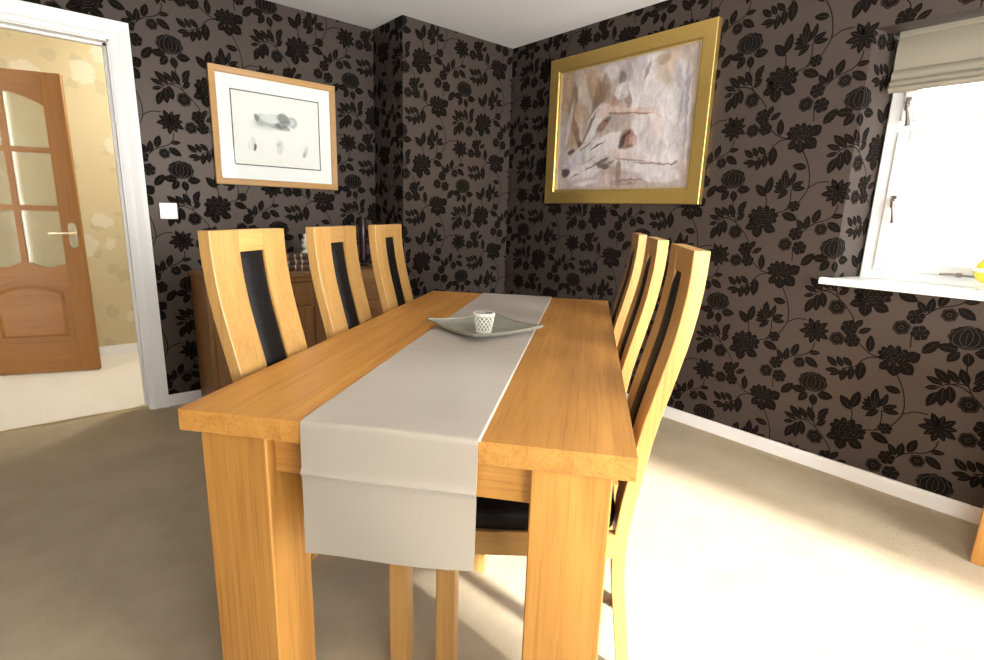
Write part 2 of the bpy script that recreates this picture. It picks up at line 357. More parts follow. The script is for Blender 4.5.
# ------------------------------------------------------------------ flocked floral pattern raised on the wallpaper
LEAF=[(-21.8, -51.4, -88.8, -50.4, 0.45),(-16.6, -59.3, -47.9, -106.2, 0.5),(9.5, -59.6, 18.7, -111.7, 0.55),(27.5, -56.0, 91.6, -53.1, 0.5),(48.8, -168.3, 83.0, -116.2, 0.42),(45.7, -181.6, 79.2, -157.8, 0.42),(46.7, -212.9, 81.9, -177.8, 0.42),(1027.7, -853.3, 971.9, -801.3, 0.36),(1004.5, -861.6, 949.5, -840.6, 0.34),(994.4, -875.8, 952.2, -887.5, 0.38),(992.9, -896.4, 969.9, -963.3, 0.4),(1008.7, -871.8, 1013.4, -949.9, 0.38),(1026.4, -860.2, 1042.9, -928.8, 0.4),(1054.8, -842.6, 1012.4, -797.8, 0.36),(1082.8, -846.0, 1052.0, -784.6, 0.38),(134.1, -350.0, 156.5, -315.1, 0.5),(149.3, -375.6, 193.0, -347.6, 0.4),(206.3, -455.3, 200.0, -381.9, 0.36),(340.6, -461.0, 383.0, -426.8, 0.75),(325.2, -477.7, 371.3, -517.9, 0.7),(305.0, -487.6, 308.6, -538.6, 0.8),(283.0, -486.1, 255.8, -518.7, 0.7),(88.8, -549.7, 44.9, -512.1, 0.4),(112.8, -546.8, 85.1, -503.6, 0.4),(149.1, -536.8, 110.7, -500.9, 0.42),(185.4, -504.7, 184.4, -588.6, 0.4),(149.1, -536.8, 149.3, -597.4, 0.4),(124.0, -552.0, 115.5, -610.2, 0.42),(107.3, -566.2, 70.0, -595.7, 0.4),(99.0, -565.6, 46.5, -575.5, 0.36),(390.1, -418.8, 436.5, -360.0, 0.42),(348.1, 42.9, 288.7, 53.9, 0.42),(267.5, -172.0, 336.3, -199.6, 0.42),(290.3, -38.2, 302.3, 21.7, 0.3),(291.6, -46.8, 342.3, -21.7, 0.34),(294.7, -53.9, 352.9, -53.4, 0.34),(261.5, -55.6, 216.9, -67.4, 0.42),(281.4, -58.0, 239.3, -99.0, 0.36),(258.9, -37.5, 257.1, 34.1, 0.36),(178.2, -89.2, 127.4, -34.9, 0.42),(180.4, -78.1, 194.9, 1.7, 0.38),(148.7, -229.9, 99.2, -248.7, 0.6),(157.0, -235.0, 161.1, -292.4, 0.7),(187.6, -237.7, 243.6, -258.1, 0.6),(486.0, -183.8, 533.1, -177.3, 0.38),(474.2, -209.8, 531.7, -247.8, 0.42),(413.8, -215.2, 433.8, -153.6, 0.42),(385.2, -246.3, 389.3, -184.0, 0.38),(375.1, -246.7, 343.7, -203.0, 0.4),]
STEM=[[(14.5, -110.1), (22.3, -157.0), (37.4, -203.8), (52.2, -230.8), (87.4, -266.4), (118.0, -306.4), (121.4, -325.7)],[(1086.5, -848.2), (1059.9, -844.5), (1032.3, -852.0), (1004.9, -864.2), (994.4, -875.8)],[(-14.7, -201.1), (14.8, -205.9), (48.3, -225.5)],[(159.4, -421.9), (185.8, -445.5), (215.1, -463.8), (249.8, -470.3)],[(246.1, -470.7), (209.5, -478.4), (181.9, -501.1), (162.5, -531.2), (109.9, -555.3)],[(321.8, 118.1), (349.5, 64.9), (365.6, 9.0), (369.2, -46.7), (354.9, -85.1), (338.8, -113.5), (318.3, -136.5), (279.5, -157.2), (242.0, -168.8), (206.5, -175.4)],[(368.4, -50.9), (387.6, -38.7), (411.7, -26.8), (452.6, -25.1)],[(292.9, -56.1), (297.2, -95.5), (293.4, -131.6), (279.5, -157.2)],[(180.0, -86.2), (185.9, -117.5), (182.6, -147.4)],[(505.7, -130.1), (501.2, -160.9), (486.2, -185.2), (463.3, -201.1), (432.7, -211.1), (402.4, -227.7), (379.1, -250.9), (360.7, -264.0)],[(345.2, -337.4), (343.6, -359.7), (347.3, -400.3)],]
FLOWER=[('rose', 0.0, 0.0, 67.6),('peony', 177.4, -191.1, 67.4),('peony2', 296.1, -450.3, 54.8),('lotus', 253.9, -26.6, 38.4),('daisy', 497.0, -72.5, 63.2),('small', 111.4, -357.1, 35.0),('ring', 69.7, -417.7, 32.0),('small', 131.1, -414.9, 30.9),('ring', 47.8, -270.5, 36.0),('small', 318.3, -136.5, 25.9),('ring', 451.6, -242.1, 27.9),('small', 344.1, -267.7, 31.2),('ring', 302.9, -321.5, 32.1),('small', 369.6, -334.3, 32.2),]
CELL_H, CELL_V = .5257, .652
def motif():
    """list of (polygon [(h,v)...], layer) in metres round the rose"""
    out = []
    def poly(pts, l=0): out.append(([(a/1000, b/1000) for a, b in pts], l))
    def leaf(x0, y0, x1, y1, w, l=0, vein=True):
        dx, dy = x1-x0, y1-y0; L = math.hypot(dx, dy); nx, ny = -dy/L, dx/L
        ts = (0, .12, .3, .5, .7, .88, 1); ws = (0, .26, .46, .5, .42, .22, 0)
        left = [(x0+dx*t+nx*L*w*q, y0+dy*t+ny*L*w*q) for t, q in zip(ts, ws)]
        right = [(x0+dx*t-nx*L*w*q, y0+dy*t-ny*L*w*q) for t, q in zip(ts, ws)]
        poly(left+right[-2:0:-1], l)
    def stroke(pts, w, l=0):
        for (a, b), (c, d) in zip(pts, pts[1:]):
            dx, dy = c-a, d-b; L = math.hypot(dx, dy) or 1; nx, ny = -dy/L*w/2, dx/L*w/2; ex, ey = dx/L*w*.3, dy/L*w*.3
            poly([(a+nx-ex, b+ny-ey), (a-nx-ex, b-ny-ey), (c-nx+ex, d-ny+ey), (c+nx+ex, d+ny+ey)], l)
    def ell(cx, cy, rx, ry, l=0, n=14, a=0):
        ca, sa = math.cos(a), math.sin(a)
        poly([(cx+rx*math.cos(t)*ca-ry*math.sin(t)*sa, cy+rx*math.cos(t)*sa+ry*math.sin(t)*ca) for t in [2*PI*i/n for i in range(n)]], l)
    def arc(cx, cy, rx, ry, a0, a1, w, l=1, n=8):
        stroke([(cx+rx*math.cos(math.radians(a0+(a1-a0)*i/n)), cy+ry*math.sin(math.radians(a0+(a1-a0)*i/n))) for i in range(n+1)], w, l)
    def smooth(pts):
        res = []
        for i in range(len(pts)-1):
            p0, p1, p2, p3 = pts[max(i-1, 0)], pts[i], pts[i+1], pts[min(i+2, len(pts)-1)]
            for k in range(4):
                t = k/4
                res.append(tuple(.5*(2*p1[j]+(p2[j]-p0[j])*t+(2*p0[j]-5*p1[j]+4*p2[j]-p3[j])*t*t+(3*p1[j]-p0[j]-3*p2[j]+p3[j])*t**3) for j in (0, 1)))
        return res+[pts[-1]]
    for s in STEM: stroke(smooth(s), 4.6)
    for x0, y0, x1, y1, w in LEAF:
        x1 += (x1-x0)*.08; y1 += (y1-y0)*.08
        leaf(x0, y0, x1, y1, w*1.22)
        stroke([(x0+(x1-x0)*.1, y0+(y1-y0)*.1), (x0+(x1-x0)*.75, y0+(y1-y0)*.75)], 1.2, 1)
    for k, x, y, r in FLOWER:
        r *= 1.1
        if k == 'rose':
            for a, q in ((0, .30), (38, .30), (68, .26), (96, .28), (124, .26), (150, .30), (180, .30), (214, .28), (326, .28)):
                ell(x+math.cos(math.radians(a))*r*.60, y-2+math.sin(math.radians(a))*r*.48, r*q, r*q*.86, 0, 11)
            ell(x, y-4, r*.78, r*.60, 0, 18)
            def petal(pts, w=2.4): stroke(smooth([(x+r*a, y+r*c) for a, c in pts]), w, 1)
            petal([(-.06, -.55), (-.34, -.2), (-.30, .25), (-.08, .52), (.14, .28), (.16, -.15), (-.06, -.55)])
            petal([(-.06, -.55), (-.08, -.1), (-.06, .3)], 1.6)
            petal([(-.10, -.58), (-.58, -.36), (-.62, .12), (-.34, .44)]); petal([(-.50, -.50), (-.84, -.12), (-.66, .34)])
            petal([(0, -.58), (.40, -.30), (.44, .16), (.20, .46)]); petal([(.04, -.60), (.62, -.38), (.70, .06), (.46, .42)]); petal([(.52, -.48), (.86, -.16), (.78, .2)])
            petal([(-.30, .46), (-.05, .62), (.26, .52)])
        elif k in ('peony', 'peony2'):
            ell(x, y, r*.82, r*.6, 0, 20)
            n = 11
            for i in range(n):
                a = 2*PI*i/n+.2; ell(x+math.cos(a)*r*.78, y+math.sin(a)*r*.56, r*.24, r*.19, 0, 9, a)
            for q in (.3, .55, .8):
                for i in range(6):
                    a = 60*i+q*50; arc(x+r*.25*q*math.cos(math.radians(a)), y+r*.2*q*math.sin(math.radians(a)), r*q*.62, r*q*.46, a-26, a+24, 2.0, 1, 4)
        elif k == 'lotus':
            for i in range(7):
                a = math.radians(60+i*24); leaf(x+r*.45, y-r*.55, x+r*.25+math.cos(a)*r*1.25, y-r*.35+math.sin(a)*r*1.15, .42)
            ell(x, y-r*.15, r*.62, r*.72, 0, 12)
            for s in (-.25, .05, .32): stroke([(x+r*.2+s*r*.5, y-r*.6), (x+s*r*1.2, y+r*.5)], 1.8, 1)
        elif k == 'daisy':
            for i in range(10):
                a = 2*PI*i/10+.15; q = 1.02 if i % 2 else .9
                leaf(x+math.cos(a)*r*.1, y+math.sin(a)*r*.1, x+math.cos(a)*r*q, y+math.sin(a)*r*q*.95, .46)
            ell(x, y, r*.52, r*.48, 0, 14)
            for i in range(10):
                a = 2*PI*i/10+.15; stroke([(x+math.cos(a)*r*.3, y+math.sin(a)*r*.3), (x+math.cos(a)*r*.72, y+math.sin(a)*r*.7)], 1.5, 1)
        else:
            for i in range(6):
                a = 2*PI*i/6+.3; ell(x+math.cos(a)*r*.6, y+math.sin(a)*r*.6, r*.42, r*.36, 0, 9, a+PI/2)
            ell(x, y, r*.45, r*.45, 0, 10)
            if k == 'ring':
                for i in range(6):
                    a = 2*PI*i/6+.3; arc(x+math.cos(a)*r*.6, y+math.sin(a)*r*.6, r*.26, r*.24, math.degrees(a)-90, math.degrees(a)+90, 2.2, 1, 4)
                arc(x, y, r*.25, r*.25, 0, 360, 2.2, 1, 8)
            else:
                for i in range(6):
                    a = 2*PI*i/6+.8; stroke([(x+math.cos(a)*r*.3, y+math.sin(a)*r*.3), (x+math.cos(a)*r*.75, y+math.sin(a)*r*.75)], 1.8, 1)
    return out
MOTIF = motif()
def flock(parent, origin, hdir, nrm, rects, anchor):
    """raise the motif on a wall; rects = [(h0,h1,v0,v1)], h along hdir, v = height"""
    O, H, Nn = Vector(origin), Vector(hdir).normalized(), Vector(nrm).normalized()
    bm = bmesh.new()
    for h0, h1, v0, v1 in rects:
        b2 = bmesh.new()
        i0 = int((h0-anchor[0])/CELL_H)-4; i1 = int((h1-anchor[0])/CELL_H)+3
        for i in range(i0, i1+1):
            for j in range(-14, 15):
                dx = anchor[0]+i*CELL_H; dy = anchor[1]-i*CELL_V/2+j*CELL_V
                if dx > h1+.2 or dx+1.3 < h0 or dy-1.1 > v1 or dy+.3 < v0: continue
                for q, (pts, l) in enumerate(MOTIF):
                    ps = [(a+dx, c+dy) for a, c in pts]
                    if max(p[0] for p in ps) < h0 or min(p[0] for p in ps) > h1 or max(p[1] for p in ps) < v0 or min(p[1] for p in ps) > v1: continue
                    z = .0006 + (.0005 if l else 0) + (q % 7)*.00003
                    f = b2.faces.new([b2.verts.new((p[0], p[1], z)) for p in ps]); f.material_index = l
        for co, no in (((h0, 0, 0), (-1, 0, 0)), ((h1, 0, 0), (1, 0, 0)), ((0, v0, 0), (0, -1, 0)), ((0, v1, 0), (0, 1, 0))):
            bmesh.ops.bisect_plane(b2, geom=b2.verts[:]+b2.edges[:]+b2.faces[:], plane_co=co, plane_no=no, clear_outer=True)
        me = bpy.data.meshes.new('t'); b2.to_mesh(me); b2.free(); bm.from_mesh(me); bpy.data.meshes.remove(me)
    for v in bm.verts: v.co = O + H*v.co.x + Vector((0, 0, v.co.y)) + Nn*v.co.z
    bm.normal_update()
    flip = [f for f in bm.faces if f.normal.dot(Nn) < 0]
    if flip: bmesh.ops.reverse_faces(bm, faces=flip)
    me = bpy.data.meshes.new('flock_pattern'); bm.to_mesh(me); bm.free()
    o = link('flock_pattern', me, ['flock', 'flock_line'], parent); o['kind'] = 'stuff'
    o['label'] = 'dark brown velvety flock flowers, leaves and trailing stems on the wallpaper'
    return o
RA = (1.767, 1.407)
flock(wr, (0, 0, 0), (0, -1, 0), (-1, 0, 0), [(0.0, 2.30, .068, HC), (2.30, 3.42, .068, WZ0-.02), (2.30, 3.42, WZ1, HC), (3.42, 4.75, .068, HC)], RA)
flock(wr, (0, WY0, 0), (.24, -.07, 0), (-.07, -.24, 0), [(0, .25, WZ0, WZ1)], (RA[0]-2.30, RA[1]))
LA = (-2.16, 1.379)
flock(wl, (0, YL, 0), (1, 0, 0), (0, -1, 0), [(xi+AW, XC, .068, HC), (DX0+.012-AW, xi+AW, zi+AW, HC)], LA)
flock(wc, (XC, YL, 0), (0, -1, 0), (-1, 0, 0), [(0, YL, .068, HC)], (LA[0]-XC, LA[1]))
flock(wc, (0, 0, 0), (1, 0, 0), (0, -1, 0), [(XC, 0, .068, HC)], (LA[0]-YL, LA[1]))

# ------------------------------------------------------------------ window in the right wall
win = empty('window_1', (0, 0, 0)); win['kind'] = 'structure'
FY0, FY1, FZ0, FZ1, FX0, FX1 = -2.362, -3.358, .945, 2.0, .17, .235
b = B()
for a in ((FX0, FX1, FY0-.05, FY0, FZ0, FZ1), (FX0, FX1, FY1, FY1+.05, FZ0, FZ1), (FX0, FX1, FY1+.05, FY0-.05, FZ0, FZ0+.045), (FX0, FX1, FY1+.05, FY0-.05, FZ1-.05, FZ1)): b.box(*a, bev=.004)
b.done('window_frame', 'upvc', win)
b = B(); b.box(FX0+.01, FX1-.005, FY1+.05, FY0-.05, 1.60, 1.65, bev=.004); b.done('transom', 'upvc', win)
b = B(); b.box(FX0+.01, FX1-.005, -2.885, -2.835, FZ0+.045, 1.60, bev=.004); b.done('mullion', 'upvc', win)
def casement(y0, y1, z0, z1):
    b = B(); w = .045; x0, x1 = FX0-.008, FX0+.04
    b.box(x0, x1, y0-w, y0, z0, z1, .005); b.box(x0, x1, y1, y1+w, z0, z1, .005); b.box(x0, x1, y1+w, y0-w, z0, z0+w, .005); b.box(x0, x1, y1+w, y0-w, z1-w, z1, .005)
    c = b.done('casement', 'upvc', win)
    B().box(FX0+.014, FX0+.02, y1+w, y0-w, z0+w, z1-w).done('pane', 'glass', c)
casement(FY0-.047, -2.838, FZ0+.042, 1.603)
casement(-2.882, FY1+.047, FZ0+.042, 1.603)
casement(FY0-.047, FY1+.047, 1.647, FZ1-.047)
for hy, hz in ((-2.430, 1.715), (-2.445, 1.295)):
    x0 = FX0-.008; h = B(); h.box(x0-.006, x0, hy-.011, hy+.011, hz-.024, hz+.030, .003)
    h.tube([(x0-.004, hy, hz+.006), (x0-.022, hy, hz+.006)], [.012, .010], 12)
    h.tube([(x0-.020, hy, hz+.006), (x0-.023, hy-.005, hz-.028), (x0-.022, hy-.012, hz-.06), (x0-.021, hy-.016, hz-.092)], [.006, .005, .007, .010], 10)
    o = h.done('window_handle', 'chrome', win, smooth=True, auto=40); o['label'] = 'chrome casement handle with a hanging tail'
x0 = FX0-.008; h = B(); h.tube([(x0-.012, -2.66, .992), (x0-.014, -2.70, .995), (x0-.014, -2.78, .992)], .0045, 8); h.box(x0-.02, x0, -2.735, -2.715, .985, 1.003, .002)
o = h.done('casement_stay', 'chrome', win); o['label'] = 'small metal casement stay'
b = B(); b.prism([(-.045, .915), (-.05, .925), (-.045, .945), (.22, .947), (.22, .915)], WY1-.045, WY0+.04, 'y'); b.done('window_sill', 'white_paint', win)

blind = empty('roman_blind', (.12, -2.86, 1.76))
tag(blind, 'beige fabric roman blind drawn up at the top of the window', 'blind')
def fold(y, z0, z1, bulge):
    pts = []
    for i in range(9):
        t = i/8; pts.append((-bulge*math.sin(PI*t)-.004*(1-t), z0+(z1-z0)*t))
    ring = pts+[(.006, z1), (.006, z0)]
    b = B(); b.prism([(q[0], q[1]) for q in ring], y, -y, 'y'); return b
hwb = .495
B_ = fold(-hwb, .085, .235, .010).done('fold', 'blind_fabric', blind, smooth=True, auto=35)
for k, (z0, z1, bl, dx) in enumerate(((.045, .095, .016, -.006), (.018, .055, .020, -.012), (.0, .03, .024, -.016))):
    o = fold(-hwb, z0, z1, bl).done('fold', 'blind_fabric', blind, smooth=True, auto=35); o.location = (dx, 0, 0)
B().box(-.015, .02, -hwb, hwb, .225, .248, .003).done('headrail', 'blind_fabric', blind)

orn = empty('sill_ornament', (.10, -2.818, .947)); tag(orn, 'round yellow ornament with a pale glazed rim on the window sill', 'ornament')
b = B(); b.lathe([(0, 0), (.026, 0), (.028, .006), (.012, .014), (.010, .03), (0, .03)], 24); b.done('foot', 'ceramic', orn, True, 40)
b = B(); b.lathe([(0, .026), (.02, .03), (.038, .05), (.045, .078), (.04, .105), (.025, .122), (.022, .128), (.018, .122), (0, .115)], 28); b.done('bowl', 'yellow_glaze', orn, True, 50)
b = B(); b.lathe([(.0445, .07), (.0485, .074), (.0485, .084), (.0445, .088)], 28); b.done('rim', 'ceramic', orn, True, 50)

# unseen glazed patio opening, added behind the camera to let in sun and sky
pat = empty('added_patio_door', (0, 0, 0)); pat['kind'] = 'structure'
b = B()
for a in ((PX0, PX0+.05), (PX1-.05, PX1)): b.box(a[0], a[1], YB-.11, YB-.03, 0, PZ, .004)
b.box(PX0+.05, PX1-.05, YB-.11, YB-.03, PZ-.05, PZ, .004); b.box(PX0+.05, PX1-.05, YB-.11, YB-.03, 0, .03, .004); b.done('door_frame', 'upvc', pat)
B().box(PX0+.05, PX1-.05, YB-.076, YB-.07, .03, PZ-.05).done('pane', 'glass', pat)
w3 = empty('added_rear_window', (0, 0, 0)); w3['kind'] = 'structure'  # unseen rear window, added to send light onto the left wall
b = B(); ya, yb = YB-.11, YB-.05
for a in ((VX0, VX0+.05, VZ0, VZ1), (VX1-.05, VX1, VZ0, VZ1), (VX0+.05, VX1-.05, VZ0, VZ0+.05), (VX0+.05, VX1-.05, VZ1-.05, VZ1)): b.box(a[0], a[1], ya, yb, a[2], a[3], bev=.004)
b.done('window_frame', 'upvc', w3)
B().box(VX0+.05, VX1-.05, ya+.025, ya+.031, VZ0+.05, VZ1-.05).done('pane', 'glass', w3)
B().box(VX0-.03, VX1+.03, YB-.05, YB+.03, VZ0-.03, VZ0, .004).done('window_sill', 'white_paint', w3)
w4 = empty('added_side_window', (0, 0, 0)); w4['kind'] = 'structure'  # unseen side window, added to brighten the right wall and runner
b = B(); xa, xb = XW-.10, XW-.04
for a in ((SY_0-.05, SY_0, SZ_0, SZ_1), (SY_1, SY_1+.05, SZ_0, SZ_1), (SY_1+.05, SY_0-.05, SZ_0, SZ_0+.05), (SY_1+.05, SY_0-.05, SZ_1-.05, SZ_1)): b.box(xa, xb, *a, bev=.004)
b.done('window_frame', 'upvc', w4)
B().box(xa+.025, xa+.031, SY_1+.05, SY_0-.05, SZ_0+.05, SZ_1-.05).done('pane', 'glass', w4)
B().box(XW-.04, XW+.03, SY_1-.03, SY_0+.03, SZ_0-.03, SZ_0, .004).done('window_sill', 'white_paint', w4)
# unseen canopy added outside the rear window to block direct sun
cp = B(); cp.box(-3.75, -1.92, -6.95, YB-.15, 2.28, 2.36, .004); cp.box(-3.75, -3.67, -6.95, -6.87, -.1, 2.28, .003); cp.box(-2.0, -1.92, -6.95, -6.87, -.1, 2.28, .003)
cp = cp.done('sun_block_canopy', 'white_paint'); cp['kind'] = 'structure'

# ------------------------------------------------------------------ glazed pine door standing open in the hall
DW, DH, DT = .68, 1.978, .038
ddir = Vector((-.938, .348, 0))     # from the handle edge towards the hinge edge
hall_door = empty('door_1', (-2.589, 1.476, .006), math.atan2(ddir.y, ddir.x)); hall_door['kind'] = 'structure'
hall_door['label'] = 'pine door with six glazed panes and an arched lower panel, open in the hall'
# local x: 0 handle edge .. DW hinge edge; local y + = towards the camera side; z up
S = .112; cx = DW/2
def slab(pts, y0, y1, name, mat, parent=hall_door):
    b = B(); b.prism(pts, y0, y1, 'y'); return b.done(name, mat, parent)
h2 = DT/2
for xa, xb in ((0, S), (DW-S, DW)):
    b = B(); b.box(xa, xb, -h2, h2, 0, DH, .003); b.done('stile', 'door_pine_z', hall_door)
def archz(x, zc, ze): t = (x-cx)/(cx-S); return zc-(zc-ze)*(abs(t)**1.8)
n = 14; xs = [S+(DW-2*S)*i/n for i in range(n+1)]
slab([(S, DH), (DW-S, DH)]+[(x, archz(x, 1.85, 1.775)) for x in xs[::-1]], -h2, h2, 'top_rail', 'door_pine_x')
def ogee(x): t = abs((x-cx)/(cx-S)); return .775-.03*math.sin(PI*min(1, t))**2*1.0-.02*t
slab([(x, ogee(x)) for x in xs]+[(x, archz(x, .66, .575)) for x in xs[::-1]], -h2, h2, 'lock_rail', 'door_pine_x')
slab([(S, 0), (DW-S, 0), (DW-S, .215), (S, .215)], -h2, h2, 'bottom_rail', 'door_pine_x')
slab([(cx-.016, .72), (cx+.016, .72), (cx+.016, 1.86), (cx-.016, 1.86)], -.012, .014, 'glazing_bar', 'door_pine_z')
for z in (1.13, 1.50):
    for xa, xb in ((S, cx-.016), (cx+.016, DW-S)): slab([(xa, z-.017), (xb, z-.017), (xb, z+.017), (xa, z+.017)], -.012, .014, 'glazing_bar', 'door_pine_x')
for z0, z1 in ((.74, 1.113), (1.147, 1.483), (1.517, 1.86)):
    for xa, xb in ((S, cx-.016), (cx+.016, DW-S)):
        k = 6; q = [xa+(xb-xa)*i/k for i in range(k+1)]
        lo = [(x, ogee(x) if z0 < .8 else z0) for x in q]; hi = [(x, archz(x, 1.85, 1.775) if z1 > 1.8 else z1) for x in q[::-1]]
        slab(lo+hi, -.002, .003, 'pane', 'door_glass')
# recessed field with a raised arched panel
slab([(S-.004, .21), (DW-S+.004, .21)]+[(x, archz(x, .662, .577)) for x in xs[::-1]], -.008, .006, 'panel_field', 'door_pine_x')
g = .035; xs2 = [S+g+(DW-2*S-2*g)*i/n for i in range(n+1)]
b = B()
o1 = [(S+g, .215+g), (DW-S-g, .215+g)]+[(x, archz(x, .655-g, .585-g)) for x in xs2[::-1]]
g2 = .018; mcx, mcz = cx, .40
o2 = [(mcx+(x-mcx)*.88, mcz+(z-mcz)*.88) for x, z in o1]
b.loft([[(x, .004, z) for x, z in o1], [(x, .017, z) for x, z in o2]], caps=True); b.done('raised_panel', 'door_pine_x', hall_door)
hd = B(); hx, hz = .045, .955
pts = [(hx+.024*math.cos(t), hz+.062+.024*math.sin(t)) for t in [PI*i/8 for i in range(9)]]+[(hx+.024*math.cos(t), hz-.062+.024*math.sin(t)) for t in [PI+PI*i/8 for i in range(9)]]
hd.prism(pts, h2, h2+.009, 'y'); hp = hd.done('handle_plate', 'brass', hall_door)
hd = B(); hd.tube([(hx, h2, hz+.015), (hx, h2+.045, hz+.015)], .009, 10); hd.tube([(hx-.006, h2+.047, hz+.015), (hx+.06, h2+.05, hz+.015), (hx+.12, h2+.046, hz+.013)], [.010, .009, .008], 10); hd.done('lever', 'brass', hp, True, 45)
# its frame post on the hall side
B().box(.0+DW+.004, DW+.06, -.05, .05, -.006, 2.03, .003).done('hinge_post', 'white_paint', hall_door)
lamp = empty('added_hall_lamp', (-1.75, 1.05, HC)); tag(lamp, 'unseen round glass ceiling lamp added to brighten the hall', 'lamp')  # out of view; added so the hall reads bright
B().lathe([(0, 0), (.17, 0), (.17, -.025), (0, -.025)], 32).done('base', 'white_paint', lamp, True, 40)
B().lathe([(.155, -.026), (.165, -.04), (.15, -.07), (.10, -.095), (0, -.105)], 32).done('lamp_shade', 'added_lamp_glass', lamp, True, 60)
ld = bpy.data.lights.new('hall_fill_bulb', 'POINT'); ld.energy = 28; ld.color = (1, .95, .86); ld.shadow_soft_size = .12  # fill light added for the hall, hung below the added fitting
lo = bpy.data.objects.new('hall_fill_bulb', ld); COL.objects.link(lo); lo.location = (0, 0, -.25); lo.parent = lamp

# ------------------------------------------------------------------ dining table
TL, TW, TH, TT = 1.844, .940, .768, .047
TANG = math.radians(38.996); E_ = Vector((math.cos(TANG), math.sin(TANG), 0)); N_ = Vector((math.sin(TANG), -math.cos(TANG), 0))
TO = Vector((-2.640, -1.915, 0))
def T(u, v, z=0): return TO+E_*u+N_*v+Vector((0, 0, z))
table = empty('dining_table', T(TL/2, TW/2), TANG)      # local x = length, local y = TW/2 - v
tag(table, 'long oak dining table with thick square legs, set diagonally in the room', 'table')
widths = [.112, .125, .118, .13, .105, .12, .115, .115]; sc_ = TW/sum(widths); y = TW/2
for w in widths:
    w *= sc_
    B().box(-TL/2, TL/2, y-w+.00003, y-.00003, TH-TT, TH, .0004).done('plank', 'oak_x', table); y -= w
lw, li, ldp = .153, .039, .012
for sx in (-1, 1):
    for sy in (-1, 1):
        xo = sx*(TL/2-ldp); yo = sy*(TW/2-li)
        B().box(xo, xo-sx*lw, yo, yo-sy*lw, 0, TH-TT, .003).done('leg', 'oak_z', table)
for sx in (-1, 1):
    xo = sx*(TL/2-ldp-.028); B().box(xo, xo-sx*.025, -(TW/2-li-lw), TW/2-li-lw, .628, TH-TT, .002).done('end_rail', 'oak_y', table)
for sy in (-1, 1):
    yo = sy*(TW/2-li-.028); B().box(-(TL/2-ldp-lw), TL/2-ldp-lw, yo, yo-sy*.025, .628, TH-TT, .002).done('side_rail', 'oak_x', table)

# ------------------------------------------------------------------ runner
run = empty('table_runner', T(TL/2, TW/2), TANG); tag(run, 'grey satin table runner hanging over both table ends', 'table runner')
rv0, rv1 = .283, .647; ny = 16
def runner_path():
    p = []; r = .006; zt = TH+.0035
    # near end hang, over the top, far end hang -> (x, z)
    xe = -TL/2-.0045
    for z in (.478, .50, .54, .58, .62, .645, .655, .662, .668, .675, .69, .715, .74, zt-.012): p.append((xe-(.0075 if abs(z-.662) < .004 else .0025 if abs(z-.662) < .01 else 0)-.004*max(0, (.66-z))/.18, z))
    for k in range(1, 5): a = PI/2*k/4; p.append((xe+.010*(1-math.cos(a)), zt-.010+.010*math.sin(a)))
    for i in range(1, 40): p.append((-TL/2+.006+(TL-.012)*i/40, zt))
    q = [(-x, z) for x, z in p[:18]][::-1]
    return p+q
path = runner_path()
def runner_mesh(name, mat, y0, y1, off, wob, top=False):
    b = B(); rows = []
    for i, (x, z) in enumerate(path):
        if top and z < TH: continue
        row = []
        for j in range(ny+1):
            t = j/ny; yy = y0+(y1-y0)*t; dx = dz = 0
            if z < TH-.02:
                dx = -math.copysign(1, -x)*0
                s = -1 if x < 0 else 1
                dx = s*wob*(TH-z)*(.5+.5*math.sin(t*5.2+z*9))*.035
                if i < 3 or i > len(path)-4: dz = .020*(t-.0)*(-1 if x < 0 else 0)*-1*(1 if x < 0 else 0)
            else:
                dz = wob*.0012*max(0, math.sin(x*7+t*4)*math.sin(t*9+x*3))
            n_ = off
            row.append((x, TW/2-yy, z+dz+(n_ if z >= TH else 0)) if z >= TH else (x+dx+(n_ if x > 0 else -n_), TW/2-yy, z+dz))
        rows.append(row)
    b.loft(rows, closed_ring=False)
    o = b.done(name, mat, run, True)
    return o
rm = runner_mesh('cloth', 'runner_satin', rv0, rv1, 0, 1)
sm = rm.modifiers.new('thickness', 'SOLIDIFY'); sm.thickness = .0022; sm.offset = 0; rm.modifiers.new('crisp_hem', 'EDGE_SPLIT').split_angle = math.radians(50)
rl = runner_mesh('lining_edge', 'runner_lining', rv1-.01, rv1+.0045, -.0006, 0, True)
sm = rl.modifiers.new('thickness', 'SOLIDIFY'); sm.thickness = .0012; sm.offset = 0

# ------------------------------------------------------------------ tray and tealight cup
ZT = TH+.0065
tray = empty('serving_tray', T(.925, .470, ZT), TANG+math.radians(47)); tag(tray, 'square silver grey dish with turned-up corners on the runner', 'tray')
def tray_pt(x, y, r, t):   # curved dish: rises to the rim, most at the corners
    m = max(abs(x), abs(y))/r; c = (abs(x)*abs(y))/(r*r)
    return .004+.012*max(0, m-.62)/.38+.010*c**2+t
R0 = .152; ng = 16; b = B(); top = []; 
V = [[None]*(ng+1) for _ in range(ng+1)]; V2 = [[None]*(ng+1) for _ in range(ng+1)]
for i in range(ng+1):
    for j in range(ng+1):
        x = (i/ng*2-1); y = (j/ng*2-1)
        pinch = 1-.055*(1-(x*y)**2)*max(abs(x), abs(y))**2
        X, Y = x*R0*pinch, y*R0*pinch
        z = tray_pt(x*R0, y*R0, R0, 0); V[i][j] = b.bm.verts.new((X, Y, z+.004)); V2[i][j] = b.bm.verts.new((X*.985, Y*.985, max(0, z-.004)))
for i in range(ng):
    for j in range(ng):
        b.bm.faces.new((V[i][j], V[i+1][j], V[i+1][j+1], V[i][j+1])); b.bm.faces.new((V2[i][j], V2[i][j+1], V2[i+1][j+1], V2[i+1][j]))
